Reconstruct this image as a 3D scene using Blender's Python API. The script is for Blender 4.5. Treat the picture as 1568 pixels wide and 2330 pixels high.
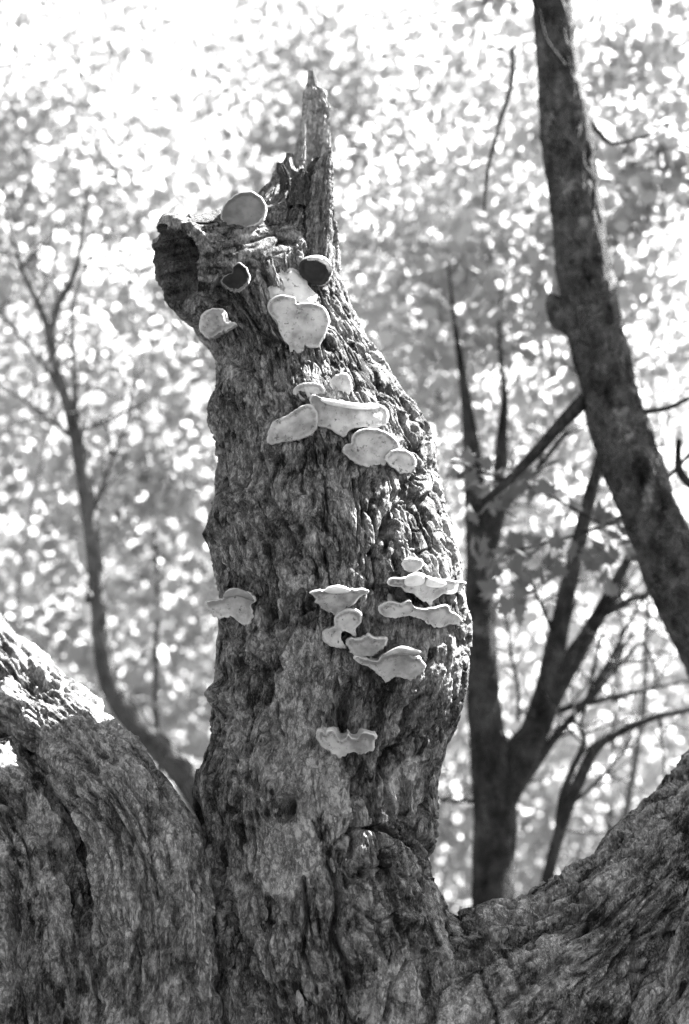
import bpy, math, random
import numpy as np
from mathutils import Vector
from mathutils.geometry import delaunay_2d_cdt

# ------------------------------------------------------------------ clear
for o in list(bpy.data.objects):
    bpy.data.objects.remove(o, do_unlink=True)
scene = bpy.context.scene
COL = scene.collection
rng = np.random.default_rng(11)
random.seed(5)

# ------------------------------------------------------------------ camera
CAM = np.array([0.0, -4.2, 1.6])
PITCH = math.radians(12.0)
cd = bpy.data.cameras.new('camera')
cd.sensor_fit = 'VERTICAL'
cd.sensor_height = 36.0
cd.lens = 50.0
cd.clip_end = 2000.0
cd.dof.use_dof = True
cd.dof.focus_distance = 3.98
cd.dof.aperture_fstop = 1.55
cam = bpy.data.objects.new('camera', cd)
COL.objects.link(cam)
cam.location = CAM
cam.rotation_euler = (math.radians(90) + PITCH, 0, 0)
scene.camera = cam

# ------------------------------------------------------------------ sky, sun, exposure
SUN = np.array([0.55, 0.27, 0.79]); SUN /= np.linalg.norm(SUN)
world = bpy.data.worlds.new('World'); scene.world = world
world.use_nodes = True
nt = world.node_tree; nt.nodes.clear()
sky = nt.nodes.new('ShaderNodeTexSky'); sky.sky_type = 'NISHITA'; sky.sun_disc = False
sky.sun_elevation = math.asin(SUN[2]); sky.sun_rotation = math.atan2(SUN[0], SUN[1])
sky.air_density = 1.0; sky.dust_density = 2.5
bw = nt.nodes.new('ShaderNodeRGBToBW')
bg = nt.nodes.new('ShaderNodeBackground'); bg.inputs['Strength'].default_value = 0.05
wo = nt.nodes.new('ShaderNodeOutputWorld')
nt.links.new(sky.outputs[0], bw.inputs[0]); nt.links.new(bw.outputs[0], bg.inputs[0])
nt.links.new(bg.outputs[0], wo.inputs[0])
ld = bpy.data.lights.new('sun', 'SUN'); ld.energy = 5.0; ld.angle = math.radians(0.5)
ld.color = (1.0, 0.995, 0.99)
sun = bpy.data.objects.new('sun', ld); COL.objects.link(sun)
sun.rotation_euler = Vector(SUN).to_track_quat('Z', 'Y').to_euler()
sun.location = (20, 22, 30)
scene.view_settings.view_transform = 'Standard'
scene.view_settings.look = 'None'
scene.view_settings.gamma = 1.0
scene.view_settings.use_curve_mapping = False
scene.view_settings.exposure = 3.8
scene.cycles.use_denoising = True
scene.cycles.denoiser = 'OPENIMAGEDENOISE'
scene.cycles.denoising_input_passes = 'RGB_ALBEDO_NORMAL'
scene.cycles.denoising_prefilter = 'NONE'
scene.cycles.max_bounces = 12
scene.cycles.diffuse_bounces = 7
scene.cycles.transparent_max_bounces = 4
scene.cycles.sample_clamp_indirect = 6.0

# ------------------------------------------------------------------ pixel <-> place (photo seen at 1568 x 2329)
PW, PH = 1568.0, 2329.0
HH = 18.0 / 50.0
HW = HH * 689 / 1024
FWD = np.array([0, math.cos(PITCH), math.sin(PITCH)])
UPV = np.array([0, -math.sin(PITCH), math.cos(PITCH)])

def W(px, py, Y):
    """point at world depth Y that the photo shows at (px, py)"""
    px = np.asarray(px, float); py = np.asarray(py, float); Y = np.asarray(Y, float)
    cx = (px / PW - .5) * 2 * HW; cy = (.5 - py / PH) * 2 * HH
    lam = (Y - CAM[1]) / (FWD[1] + cy * UPV[1])
    return np.stack([CAM[0] + lam * cx, CAM[1] + lam * (FWD[1] + cy * UPV[1]),
                     CAM[2] + lam * (FWD[2] + cy * UPV[2])], -1)

def mpp(px, py, Y):
    cy = (.5 - np.asarray(py, float) / PH) * 2 * HH
    lam = (np.asarray(Y, float) - CAM[1]) / (FWD[1] + cy * UPV[1])
    return 2 * HW * lam / PW

def proj(P):
    d = P - CAM
    lam = d @ FWD
    return (d[..., 0] / lam / (2 * HW) + .5) * PW, (.5 - (d @ UPV) / lam / (2 * HH)) * PH

# ------------------------------------------------------------------ noise
_pr = np.random.default_rng(3)
PERM = np.concatenate([_pr.permutation(256)] * 3)
G3 = _pr.normal(size=(256, 3)); G3 /= np.linalg.norm(G3, axis=1)[:, None]
RV = _pr.random((256, 4))

def perlin(x, y, z):
    x, y, z = np.broadcast_arrays(x, y, z)
    xi = np.floor(x).astype(np.int64); yi = np.floor(y).astype(np.int64); zi = np.floor(z).astype(np.int64)
    xf = x - xi; yf = y - yi; zf = z - zi
    u = xf**3 * (xf * (xf * 6 - 15) + 10); v = yf**3 * (yf * (yf * 6 - 15) + 10); w = zf**3 * (zf * (zf * 6 - 15) + 10)
    def g(a, b, c):
        h = PERM[(PERM[(PERM[(xi + a) & 255] + yi + b) & 255] + zi + c) & 255]
        q = G3[h]
        return q[..., 0] * (xf - a) + q[..., 1] * (yf - b) + q[..., 2] * (zf - c)
    def L(a, b, t): return a + (b - a) * t
    return 1.5 * L(L(L(g(0,0,0), g(1,0,0), u), L(g(0,1,0), g(1,1,0), u), v),
                   L(L(g(0,0,1), g(1,0,1), u), L(g(0,1,1), g(1,1,1), u), v), w)

def fbm(x, y, z, o=3):
    s = 0; a = 1.0; n = 0
    for i in range(o):
        s = s + a * perlin(x + 17.3 * i, y - 9.1 * i, z + 5.7 * i); n += a
        a *= .5; x = x * 2.03; y = y * 2.03; z = z * 2.03
    return s / n

def voronoi(x, y, seed=0):
    xi = np.floor(x).astype(np.int64); yi = np.floor(y).astype(np.int64)
    f1 = np.full(x.shape, 9.0); f2 = f1.copy(); cid = np.zeros(x.shape)
    for a in (-1, 0, 1):
        for b in (-1, 0, 1):
            h = PERM[(PERM[(xi + a + seed) & 255] + yi + b) & 255]
            q = RV[h]
            d = np.hypot(xi + a + q[..., 0] - x, yi + b + q[..., 1] - y)
            m = d < f1
            f2 = np.where(m, f1, np.minimum(f2, d))
            cid = np.where(m, q[..., 2], cid)
            f1 = np.where(m, d, f1)
    return f1, f2, cid

def sstep(a, b, x):
    t = np.clip((x - a) / (b - a), 0, 1)
    return t * t * (3 - 2 * t)

def segdist(px, py, pts):
    d = np.full(px.shape, 1e9)
    for (x0, y0), (x1, y1) in zip(pts[:-1], pts[1:]):
        vx, vy = x1 - x0, y1 - y0
        t = np.clip(((px - x0) * vx + (py - y0) * vy) / (vx * vx + vy * vy + 1e-9), 0, 1)
        d = np.minimum(d, np.hypot(px - x0 - t * vx, py - y0 - t * vy))
    return d

# ------------------------------------------------------------------ object helpers
def mesh_np(name, V, F, mat, parent=None, smooth=True, tone=None):
    V = np.asarray(V, np.float32)
    me = bpy.data.meshes.new(name)
    me.vertices.add(len(V)); me.vertices.foreach_set('co', V.ravel())
    if isinstance(F, np.ndarray):
        k = F.shape[1]; nf = len(F)
        me.loops.add(nf * k); me.loops.foreach_set('vertex_index', F.astype(np.int32).ravel())
        me.polygons.add(nf); me.polygons.foreach_set('loop_start', np.arange(0, nf * k, k, dtype=np.int32))
    else:
        fl = [i for f in F for i in f]
        st = np.cumsum([0] + [len(f) for f in F])[:-1]
        me.loops.add(len(fl)); me.loops.foreach_set('vertex_index', fl)
        me.polygons.add(len(F)); me.polygons.foreach_set('loop_start', st.astype(np.int32))
    me.update(calc_edges=True)
    if smooth:
        me.polygons.foreach_set('use_smooth', np.ones(len(me.polygons), bool))
    if tone is not None:
        at = me.attributes.new('tone', 'FLOAT', 'POINT')
        at.data.foreach_set('value', np.asarray(tone, np.float32).ravel())
    me.materials.append(mat)
    o = bpy.data.objects.new(name, me); COL.objects.link(o)
    if parent is not None: o.parent = parent
    return o

def tag(o, label=None, cat=None, group=None, kind=None):
    if label: o['label'] = label
    if cat: o['category'] = cat
    if group: o['group'] = group
    if kind: o['kind'] = kind
    return o

def empty(name, loc=(0, 0, 0)):
    # parts are built in world coordinates; the Empty is moved to the thing's base at the end
    o = bpy.data.objects.new(name, None); COL.objects.link(o)
    o.empty_display_size = .2
    return o

# ------------------------------------------------------------------ materials
def mat_bark(name, lo, hi, scale=9.0, bump=.004, lichen=.0, lich_val=.4, rough=.92):
    m = bpy.data.materials.new(name); m.use_nodes = True
    t = m.node_tree; N = t.nodes; Lk = t.links
    b = N['Principled BSDF']; b.inputs['Roughness'].default_value = rough
    b.inputs['Specular IOR Level'].default_value = .08
    co = N.new('ShaderNodeTexCoord')
    mp = N.new('ShaderNodeMapping'); mp.inputs['Scale'].default_value = (1, 1, .45)
    Lk.new(co.outputs['Object'], mp.inputs[0])
    n1 = N.new('ShaderNodeTexNoise'); n1.inputs['Scale'].default_value = scale
    n1.inputs['Detail'].default_value = 10; n1.inputs['Roughness'].default_value = .72
    n2 = N.new('ShaderNodeTexNoise'); n2.inputs['Scale'].default_value = scale * 14
    n2.inputs['Detail'].default_value = 6; n2.inputs['Roughness'].default_value = .7
    Lk.new(mp.outputs[0], n1.inputs[0]); Lk.new(mp.outputs[0], n2.inputs[0])
    at = N.new('ShaderNodeAttribute'); at.attribute_name = 'tone'
    a1 = N.new('ShaderNodeMath'); a1.operation = 'MULTIPLY_ADD'
    a1.inputs[1].default_value = .55; Lk.new(n1.outputs['Fac'], a1.inputs[0])
    a2 = N.new('ShaderNodeMath'); a2.operation = 'MULTIPLY'; a2.inputs[1].default_value = .45
    Lk.new(n2.outputs['Fac'], a2.inputs[0]); Lk.new(a2.outputs[0], a1.inputs[2])
    a3 = N.new('ShaderNodeMath'); a3.operation = 'ADD'
    Lk.new(a1.outputs[0], a3.inputs[0]); Lk.new(at.outputs['Fac'], a3.inputs[1])
    cr = N.new('ShaderNodeValToRGB')
    cr.color_ramp.elements[0].position = .36; cr.color_ramp.elements[0].color = (lo, lo, lo, 1)
    cr.color_ramp.elements[1].position = .66; cr.color_ramp.elements[1].color = (hi, hi, hi, 1)
    Lk.new(a3.outputs[0], cr.inputs[0])
    out = cr.outputs[0]
    if lichen > 0:
        n3 = N.new('ShaderNodeTexNoise'); n3.inputs['Scale'].default_value = scale * .7
        n3.inputs['Detail'].default_value = 10; n3.inputs['Roughness'].default_value = .72
        Lk.new(co.outputs['Object'], n3.inputs[0])
        r3 = N.new('ShaderNodeValToRGB')
        r3.color_ramp.elements[0].position = .66 - lichen; r3.color_ramp.elements[1].position = .72 - lichen
        Lk.new(n3.outputs['Fac'], r3.inputs[0])
        mx = N.new('ShaderNodeMix'); mx.data_type = 'RGBA'
        Lk.new(r3.outputs[0], mx.inputs[0]); Lk.new(out, mx.inputs[6])
        mx.inputs[7].default_value = (lich_val,) * 3 + (1,)
        out = mx.outputs[2]
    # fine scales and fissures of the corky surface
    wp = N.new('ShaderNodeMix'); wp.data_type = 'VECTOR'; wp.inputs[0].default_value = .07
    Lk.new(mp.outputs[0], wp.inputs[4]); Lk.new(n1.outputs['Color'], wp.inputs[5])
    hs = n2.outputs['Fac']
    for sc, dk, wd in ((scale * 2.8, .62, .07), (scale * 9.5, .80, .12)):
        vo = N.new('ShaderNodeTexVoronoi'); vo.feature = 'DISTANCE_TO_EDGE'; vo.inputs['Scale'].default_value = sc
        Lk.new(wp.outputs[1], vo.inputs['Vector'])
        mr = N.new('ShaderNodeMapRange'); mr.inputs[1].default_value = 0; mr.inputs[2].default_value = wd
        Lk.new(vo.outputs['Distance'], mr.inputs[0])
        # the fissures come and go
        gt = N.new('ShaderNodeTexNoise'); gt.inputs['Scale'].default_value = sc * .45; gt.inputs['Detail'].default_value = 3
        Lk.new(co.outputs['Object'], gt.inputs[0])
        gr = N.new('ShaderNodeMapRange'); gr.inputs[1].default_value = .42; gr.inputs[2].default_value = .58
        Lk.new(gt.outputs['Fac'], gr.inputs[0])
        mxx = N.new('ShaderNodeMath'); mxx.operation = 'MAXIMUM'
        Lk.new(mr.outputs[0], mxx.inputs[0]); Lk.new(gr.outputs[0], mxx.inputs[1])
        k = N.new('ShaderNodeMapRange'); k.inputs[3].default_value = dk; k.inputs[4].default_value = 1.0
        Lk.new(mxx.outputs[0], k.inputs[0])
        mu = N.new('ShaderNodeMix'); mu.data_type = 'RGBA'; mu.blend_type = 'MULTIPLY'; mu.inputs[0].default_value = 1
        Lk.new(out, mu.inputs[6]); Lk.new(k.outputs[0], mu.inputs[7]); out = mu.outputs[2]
        ah = N.new('ShaderNodeMath'); ah.operation = 'ADD'
        Lk.new(hs, ah.inputs[0]); Lk.new(mxx.outputs[0], ah.inputs[1]); hs = ah.outputs[0]
    Lk.new(out, b.inputs['Base Color'])
    bp = N.new('ShaderNodeBump'); bp.inputs['Distance'].default_value = bump; bp.inputs['Strength'].default_value = 1.0
    Lk.new(hs, bp.inputs['Height']); Lk.new(bp.outputs[0], b.inputs['Normal'])
    return m

def mat_fungus(name, lo, hi, scale=40, spots=0.0, rough=.85, bump=.0015, transl=0.0):
    m = bpy.data.materials.new(name); m.use_nodes = True
    t = m.node_tree; N = t.nodes; Lk = t.links
    b = N['Principled BSDF']; b.inputs['Roughness'].default_value = rough
    b.inputs['Specular IOR Level'].default_value = .2
    co = N.new('ShaderNodeTexCoord')
    n1 = N.new('ShaderNodeTexNoise'); n1.inputs['Scale'].default_value = scale * .35
    n1.inputs['Detail'].default_value = 8; n1.inputs['Roughness'].default_value = .6
    Lk.new(co.outputs['Object'], n1.inputs[0])
    cr = N.new('ShaderNodeValToRGB')
    cr.color_ramp.elements[0].position = .32; cr.color_ramp.elements[0].color = (lo, lo, lo, 1)
    cr.color_ramp.elements[1].position = .62; cr.color_ramp.elements[1].color = (hi, hi, hi, 1)
    at = N.new('ShaderNodeAttribute'); at.attribute_name = 'tone'
    ad = N.new('ShaderNodeMath'); ad.operation = 'ADD'
    Lk.new(n1.outputs['Fac'], ad.inputs[0]); Lk.new(at.outputs['Fac'], ad.inputs[1])
    Lk.new(ad.outputs[0], cr.inputs[0])
    out = cr.outputs[0]
    n2 = N.new('ShaderNodeTexNoise'); n2.inputs['Scale'].default_value = scale * 6
    n2.inputs['Detail'].default_value = 4
    Lk.new(co.outputs['Object'], n2.inputs[0])
    if spots > 0:
        v = N.new('ShaderNodeTexNoise'); v.inputs['Scale'].default_value = scale * 1.6
        v.inputs['Detail'].default_value = 6; v.inputs['Roughness'].default_value = .75
        Lk.new(co.outputs['Object'], v.inputs[0])
        r3 = N.new('ShaderNodeValToRGB')
        r3.color_ramp.elements[0].position = .66 - spots; r3.color_ramp.elements[1].position = .74 - spots
        Lk.new(v.outputs['Fac'], r3.inputs[0])
        mx = N.new('ShaderNodeMix'); mx.data_type = 'RGBA'
        Lk.new(r3.outputs[0], mx.inputs[0]); Lk.new(out, mx.inputs[6])
        mx.inputs[7].default_value = (lo * .45,) * 3 + (1,)
        out = mx.outputs[2]
    Lk.new(out, b.inputs['Base Color'])
    bp = N.new('ShaderNodeBump'); bp.inputs['Distance'].default_value = bump; bp.inputs['Strength'].default_value = .6
    Lk.new(n2.outputs['Fac'], bp.inputs['Height']); Lk.new(bp.outputs[0], b.inputs['Normal'])
    return m

def mat_leaf(name, refl, trans, mixf=.5):
    m = bpy.data.materials.new(name); m.use_nodes = True
    t = m.node_tree; N = t.nodes; Lk = t.links; N.remove(N['Principled BSDF'])
    out = N['Material Output']
    d = N.new('ShaderNodeBsdfDiffuse'); tr = N.new('ShaderNodeBsdfTranslucent'); gl = N.new('ShaderNodeBsdfGlossy')
    gl.inputs['Roughness'].default_value = .4; gl.inputs['Color'].default_value = (.5, .5, .5, 1)
    at = N.new('ShaderNodeAttribute'); at.attribute_name = 'tone'
    def val(v):
        k = N.new('ShaderNodeMath'); k.operation = 'MULTIPLY'; k.inputs[1].default_value = v
        Lk.new(at.outputs['Fac'], k.inputs[0]); return k.outputs[0]
    Lk.new(val(refl), d.inputs['Color']); Lk.new(val(trans), tr.inputs['Color'])
    mx = N.new('ShaderNodeMixShader'); mx.inputs[0].default_value = mixf
    Lk.new(d.outputs[0], mx.inputs[1]); Lk.new(tr.outputs[0], mx.inputs[2])
    m2 = N.new('ShaderNodeMixShader'); m2.inputs[0].default_value = .05
    Lk.new(mx.outputs[0], m2.inputs[1]); Lk.new(gl.outputs[0], m2.inputs[2])
    Lk.new(m2.outputs[0], out.inputs['Surface'])
    return m

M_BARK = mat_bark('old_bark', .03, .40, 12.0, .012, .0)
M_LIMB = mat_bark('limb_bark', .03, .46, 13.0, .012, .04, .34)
M_LIMBA = mat_bark('sunlit_pale_limb_bark', .07, .48, 13.0, .010, .05, .42)  # pale bark, lightened further in colour so its sunlit top comes out white
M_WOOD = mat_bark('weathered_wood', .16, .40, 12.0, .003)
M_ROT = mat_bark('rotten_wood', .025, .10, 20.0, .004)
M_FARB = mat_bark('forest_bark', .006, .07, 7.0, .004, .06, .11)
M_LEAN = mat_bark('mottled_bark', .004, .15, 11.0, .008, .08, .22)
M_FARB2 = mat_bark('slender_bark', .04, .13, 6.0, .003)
M_PORE = mat_fungus('pale_pores', .17, .40, 40, .09)
M_PORE2 = mat_fungus('grey_pores', .10, .18, 50, .05)
M_PORE3 = mat_fungus('black_pores', .006, .018, 50)
M_PORE4 = mat_fungus('stained_pores', .20, .42, 30, .10)
M_MARG = mat_fungus('fungus_margin', .22, .42, 60, .04)
M_LOBE = mat_fungus('sunlit_lobe', .45, .65, 60, .02)  # sunlight on the shelves' upper lips, put into a paler colour
M_CAP = mat_fungus('fungus_crust', .16, .38, 40, .06, bump=.004)
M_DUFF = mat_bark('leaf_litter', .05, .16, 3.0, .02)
M_LEAF_N = mat_leaf('near_leaf', .10, .12)
M_LEAF = mat_leaf('crown_leaf', .24, .46, .62)

# ------------------------------------------------------------------ tubes
def resample(P, n, extra=None):
    P = np.asarray(P, float)
    d = np.concatenate([[0], np.cumsum(np.linalg.norm(np.diff(P, axis=0), axis=1))])
    # Catmull-Rom through the points
    t = np.linspace(0, d[-1], n)
    Q = np.stack([np.interp(t, d, P[:, k]) for k in range(P.shape[1])], 1)
    k = max(1, int(n / len(P) / 1.6))
    ker = np.hanning(2 * k + 3); ker /= ker.sum()
    pad = len(ker) // 2
    out = []
    for c in range(Q.shape[1]):
        q = np.concatenate([2 * Q[0, c] - Q[1:pad + 1, c][::-1], Q[:, c], 2 * Q[-1, c] - Q[-pad - 1:-1, c][::-1]])
        out.append(np.convolve(q, ker, 'valid'))
    return np.stack(out, 1)

def thetas(nc, b=.55):
    u = np.linspace(-1, 1, nc, endpoint=False) + 1.0 / nc
    return math.pi * np.sign(u) * ((1 - b) * np.abs(u) + b * np.abs(u) ** 3)

def tube(name, C, R, nc, disp, mat, parent, flat=1.0, upright=False, top=None, closed=True, b=.55, hollow=None, seed=0.0):
    """C centres (n,3), R radii (n,), disp(ctx)->(metres, tone)"""
    n = len(C)
    T = np.gradient(C, axis=0); T /= np.linalg.norm(T, axis=1)[:, None]
    if upright: T = np.tile([0, 0, 1.0], (n, 1))
    tc = C - CAM; tc = -tc / np.linalg.norm(tc, axis=1)[:, None]
    if upright: tc = np.tile([0, -1.0, 0], (n, 1))
    F = tc - (tc * T).sum(1)[:, None] * T; F /= np.linalg.norm(F, axis=1)[:, None]
    S = np.cross(T, F)
    th = thetas(nc, b)
    arc = np.concatenate([[0], np.cumsum(np.linalg.norm(np.diff(C, axis=0), axis=1))])
    ct, sn = np.cos(th), np.sin(th)
    nrm = F[:, None] * ct[None, :, None] + S[:, None] * sn[None, :, None]
    off = F[:, None] * (flat * ct)[None, :, None] + S[:, None] * sn[None, :, None]
    P = C[:, None] + off * R[:, None, None]
    if top is not None:
        v = np.linspace(0, 1, n)
        P = P + T[:, None] * (top(th)[None, :] * sstep(.86, 1, v)[:, None])[..., None]
    px, py = proj(P)
    rref = float(np.mean(R))
    ctx = dict(P=P, px=px, py=py, th=np.broadcast_to(th[None], (n, nc)), s=np.broadcast_to(th[None] * rref, (n, nc)) + seed * 3.1,
               t=np.broadcast_to(arc[:, None], (n, nc)) + seed * 7.7, v=np.broadcast_to(np.linspace(0, 1, n)[:, None], (n, nc)))
    d, tone = disp(ctx)
    P = P + nrm * d[..., None]
    V = P.reshape(-1, 3); tone = np.asarray(np.broadcast_to(tone, (n, nc))).reshape(-1)
    if hollow:
        depth, shrink, k = hollow
        cen = P[-1].mean(0); ring = P[-1]; rows = []
        for j in range(1, k + 1):
            f = j / k
            q = ring + (cen - ring) * (shrink * min(1, f * 3) + (1 - shrink) * max(0, f - .6) / .4 * .98) - T[-1] * depth * f
            q = q + ((cen - ring) * (.10 * perlin(th * 6, f * 1.5 + 0 * th, .7 + 0 * th) + .05 * perlin(th * 15, f * 2 + 0 * th, 4.7 + 0 * th))[:, None]) * min(1, f * 4)
            rows.append(q)
        V = np.concatenate([V] + rows); tone = np.concatenate([tone, np.concatenate([-.03 + .09 * perlin(th * 9, jj * .05 + 0 * th, 3.3 + 0 * th) for jj in range(k)])])
        n += k
    i = np.arange(n - 1)[:, None] * nc; j = np.arange(nc)[None]; j2 = (j + 1) % nc
    Fq = np.stack([i + j, i + j2, i + nc + j2, i + nc + j], -1).reshape(-1, 4)
    faces = Fq
    o = mesh_np(name, V, faces, mat, parent, True, tone)
    return o

def bark(ctx, amp=1.0, fine=1.0, plate=1.0, crack=1.0):
    s, t, P = ctx['s'], ctx['t'], ctx['P']
    x, y, z = P[..., 0], P[..., 1], P[..., 2]
    big = fbm(x * 3 + 4, y * 3, z * 3, 3)
    w1 = fbm(s * 11, t * 8, 3.3, 4); w2 = fbm(s * 11 + 31, t * 8, 8.1, 4)
    sw = s + .016 * w1 + .02 * perlin(t * 2.2, s * 1.2, 1.7)
    tw = t + .03 * w2
    zone = sstep(-.30, .30, fbm(x * 5, y * 5, z * 3.4 + 9, 3))      # rougher and smoother areas
    zone2 = sstep(-.15, .25, fbm(s * 6 + 9, t * 4, 6.6, 3))
    # knobbly lumps and pits
    lump = fbm(sw * 20, tw * 11, .4, 4)
    pit = sstep(.16, .42, fbm(sw * 17 + 7, tw * 12, 4.1, 4))
    # broken cracks along the stem, at three widths
    gate1 = sstep(-.15, .15, perlin(sw * 7, tw * 6, 2.2)); gate2 = sstep(-.2, .2, perlin(sw * 13, tw * 10, 5.2))
    gate3 = sstep(-.25, .2, perlin(sw * 26, tw * 17, 6.2))
    c1 = np.exp(-(perlin(sw * 15, tw * 4.2, .5) / .12) ** 2) * gate1
    c2 = np.exp(-(perlin(sw * 33, tw * 9.0, 7.5) / .15) ** 2) * gate2
    c3 = np.exp(-(perlin(sw * 70, tw * 22, 3.5) / .15) ** 2) * gate3
    # short cross checks that break the ridges into scales
    x1 = np.exp(-(perlin(sw * 16, tw * 26, 1.5) / .07) ** 2) * sstep(.0, .3, perlin(sw * 15, tw * 9, 9.9)) * zone
    # flaking plates
    f1, f2, cid = voronoi(sw * 20 + .35 * w2, tw * 9 + .35 * w1, 1)
    fineN = fbm(s * 125, t * 75, 2.0, 3)
    fib = perlin(sw * 95, t * 13, 5.5)
    d = .022 * big + amp * (
        .011 * lump * (.45 + .55 * zone) - .020 * pit * (.25 + .75 * zone2)
        + plate * .015 * (cid - .5) * (.25 + .75 * zone)
        - crack * (.034 * c1 * (.45 + .55 * zone) + .019 * c2 + .008 * c3 + .015 * x1)
        + fine * (.0026 * fineN + .0016 * fib))
    blot = sstep(.0, .40, fbm(sw * 30 + 3, tw * 15, 7.7, 5) + .22 * fbm(x * 7, y * 7, z * 5, 2))          # dark crust lichen with its own outlines
    tone = .10 * (cid - .5) + .07 * fib + .12 * fbm(x * 6, y * 6, z * 4 + 2, 3) + .09 * fbm(s * 60, t * 30, 1.1, 2) - .13 * blot
    ctx['zone'] = zone; ctx['w1'] = w1; ctx['w2'] = w2; ctx['fineN'] = fineN
    return d, tone

# ================================================================== GROUND
gx = np.concatenate([-np.geomspace(260, 1, 40), np.linspace(-.9, .9, 9), np.geomspace(1, 260, 40)])
GX, GY = np.meshgrid(gx, gx)
def ground_z(x, y):
    r = np.hypot(x, y)
    return .10 * fbm(x * .35, y * .35, 0.5 + 0 * x, 3) * np.clip(r / 3, 0, 1) - .02
GZ = ground_z(GX, GY)
ng = len(gx)
ii, jj = np.meshgrid(np.arange(ng - 1), np.arange(ng - 1), indexing='ij')
GF = np.stack([ii * ng + jj, ii * ng + jj + 1, (ii + 1) * ng + jj + 1, (ii + 1) * ng + jj], -1).reshape(-1, 4)
tag(mesh_np('ground', np.stack([GX, GY, GZ], -1).reshape(-1, 3), GF, M_DUFF, None, True, np.zeros(ng * ng)), kind='structure')

# ================================================================== THE OLD TREE
tree = tag(empty('old_tree'), 'massive old broken tree with splintered top and pale shelf fungi up its trunk', 'tree')

# silhouette of the main stem: (py, left, right)
SIL = np.array([
    (3700, 330, 1260), (3300, 400, 1190), (2900, 445, 1130), (2600, 470, 1095), (2329, 482, 1062), (2200, 470, 1032), (2100, 466, 1010), (2000, 462, 992),
    (1950, 460, 988), (1900, 458, 997), (1850, 450, 999), (1800, 440, 1001), (1760, 444, 1006), (1720, 458, 1016), (1680, 472, 1026), (1640, 480, 1043),
    (1600, 484, 1054), (1550, 489, 1064), (1500, 490, 1072), (1440, 491, 1074), (1400, 492, 1070), (1350, 491, 1060), (1300, 488, 1050), (1260, 481, 1043),
    (1220, 471, 1030), (1180, 470, 1020), (1155, 478, 1012), (1130, 490, 1005), (1090, 491, 995), (1050, 490, 986), (1010, 488, 980), (975, 477, 974),
    (945, 474, 953), (915, 479, 925), (890, 489, 908), (850, 490, 886), (820, 486, 872), (790, 476, 850), (770, 462, 836), (740, 448, 822),
    (700, 446, 802), (660, 456, 786), (620, 474, 768), (585, 505, 754), (550, 540, 750), (510, 570, 749), (470, 596, 750), (430, 632, 751), (405, 648, 752)], float)
_py = np.linspace(3700, 405, 1240)
# more rows where the photo looks
wgt = np.where(_py > 2380, .12, 1.0)
cw = np.cumsum(wgt); _pyr = np.interp(np.linspace(cw[0], cw[-1], 1130), cw, _py)
TL = np.interp(_pyr, SIL[::-1, 0], SIL[::-1, 1]); TR = np.interp(_pyr, SIL[::-1, 0], SIL[::-1, 2])
ker = np.hanning(11); ker /= ker.sum()
def sm(a): return np.convolve(np.pad(a, 5, 'edge'), ker, 'valid')
TL, TR = sm(TL), sm(TR)
TY = .10 * sstep(1500, 400, _pyr)
TC = W((TL + TR) / 2, _pyr, TY)
TRAD = (TR - TL) / 2 * mpp(0, _pyr, TY)
FLAT = .92

def surfY(px, py):
    """world depth of the stem's front at a pixel"""
    py = np.asarray(py, float)
    l = np.interp(-py, -_pyr, TL); r = np.interp(-py, -_pyr, TR); yy = np.interp(-py, -_pyr, TY)
    u = np.clip((px - (l + r) / 2) / ((r - l) / 2), -.97, .97)
    return yy - FLAT * (r - l) / 2 * mpp(0, py, yy) * np.sqrt(1 - u * u)

BUMPS = [  # cx, cy, rx, ry, rot, metres
    (865, 2060, 95, 110, 0, .065), (850, 1950, 100, 40, 0, .03), (735, 2060, 26, 100, -8, .030), (700, 2190, 30, 70, 10, .015),
    (800, 2180, 55, 70, 0, .025), (960, 2200, 40, 110, 12, .02), (950, 1560, 60, 60, 0, .02), (1010, 1500, 50, 120, 0, .015),
    (785, 1625, 24, 62, 0, -.075), (800, 1570, 26, 42, 0, -.045), (850, 1600, 20, 80, 6, -.015),
    (672, 1222, 38, 22, -15, -.040), (622, 1192, 13, 34, 15, -.030), (700, 1190, 30, 16, -20, -.022), (590, 1210, 14, 10, 0, -.02),
    (885, 1190, 14, 58, 32, -.042), (930, 1340, 60, 14, 0, -.03), (850, 1330, 45, 10, 8, -.022), (900, 1355, 40, 12, 0, -.03),
    (690, 1800, 25, 30, 0, .012), (657, 1830, 34, 46, 5, .05), (656, 1836, 17, 27, 8, -.16), (668, 1812, 8, 6, 0, -.02),
    (503, 1583, 24, 24, 0, .05), (500, 1590, 9, 9, 0, -.06), (480, 1200, 26, 40, 0, .012), (480, 945, 18, 36, 0, .01),
    (900, 1630, 14, 10, 0, -.02), (940, 1615, 18, 12, 0, -.022), (555, 1490, 40, 60, 20, .012), (540, 640, 45, 40, 0, .03), (615, 920, 18, 16, 0, -.02),
    (640, 1170, 14, 20, 0, .012), (715, 1160, 12, 14, 0, .014), (730, 1225, 25, 22, 0, .016), (600, 1300, 26, 40, 0, .010),
    (760, 2120, 14, 60, -12, -.035), (790, 2250, 12, 50, 10, -.03), (930, 2090, 30, 20, 20, .012), (770, 1870, 40, 30, 0, .012), (680, 400, 26, 26, 0, -.05)]
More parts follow.
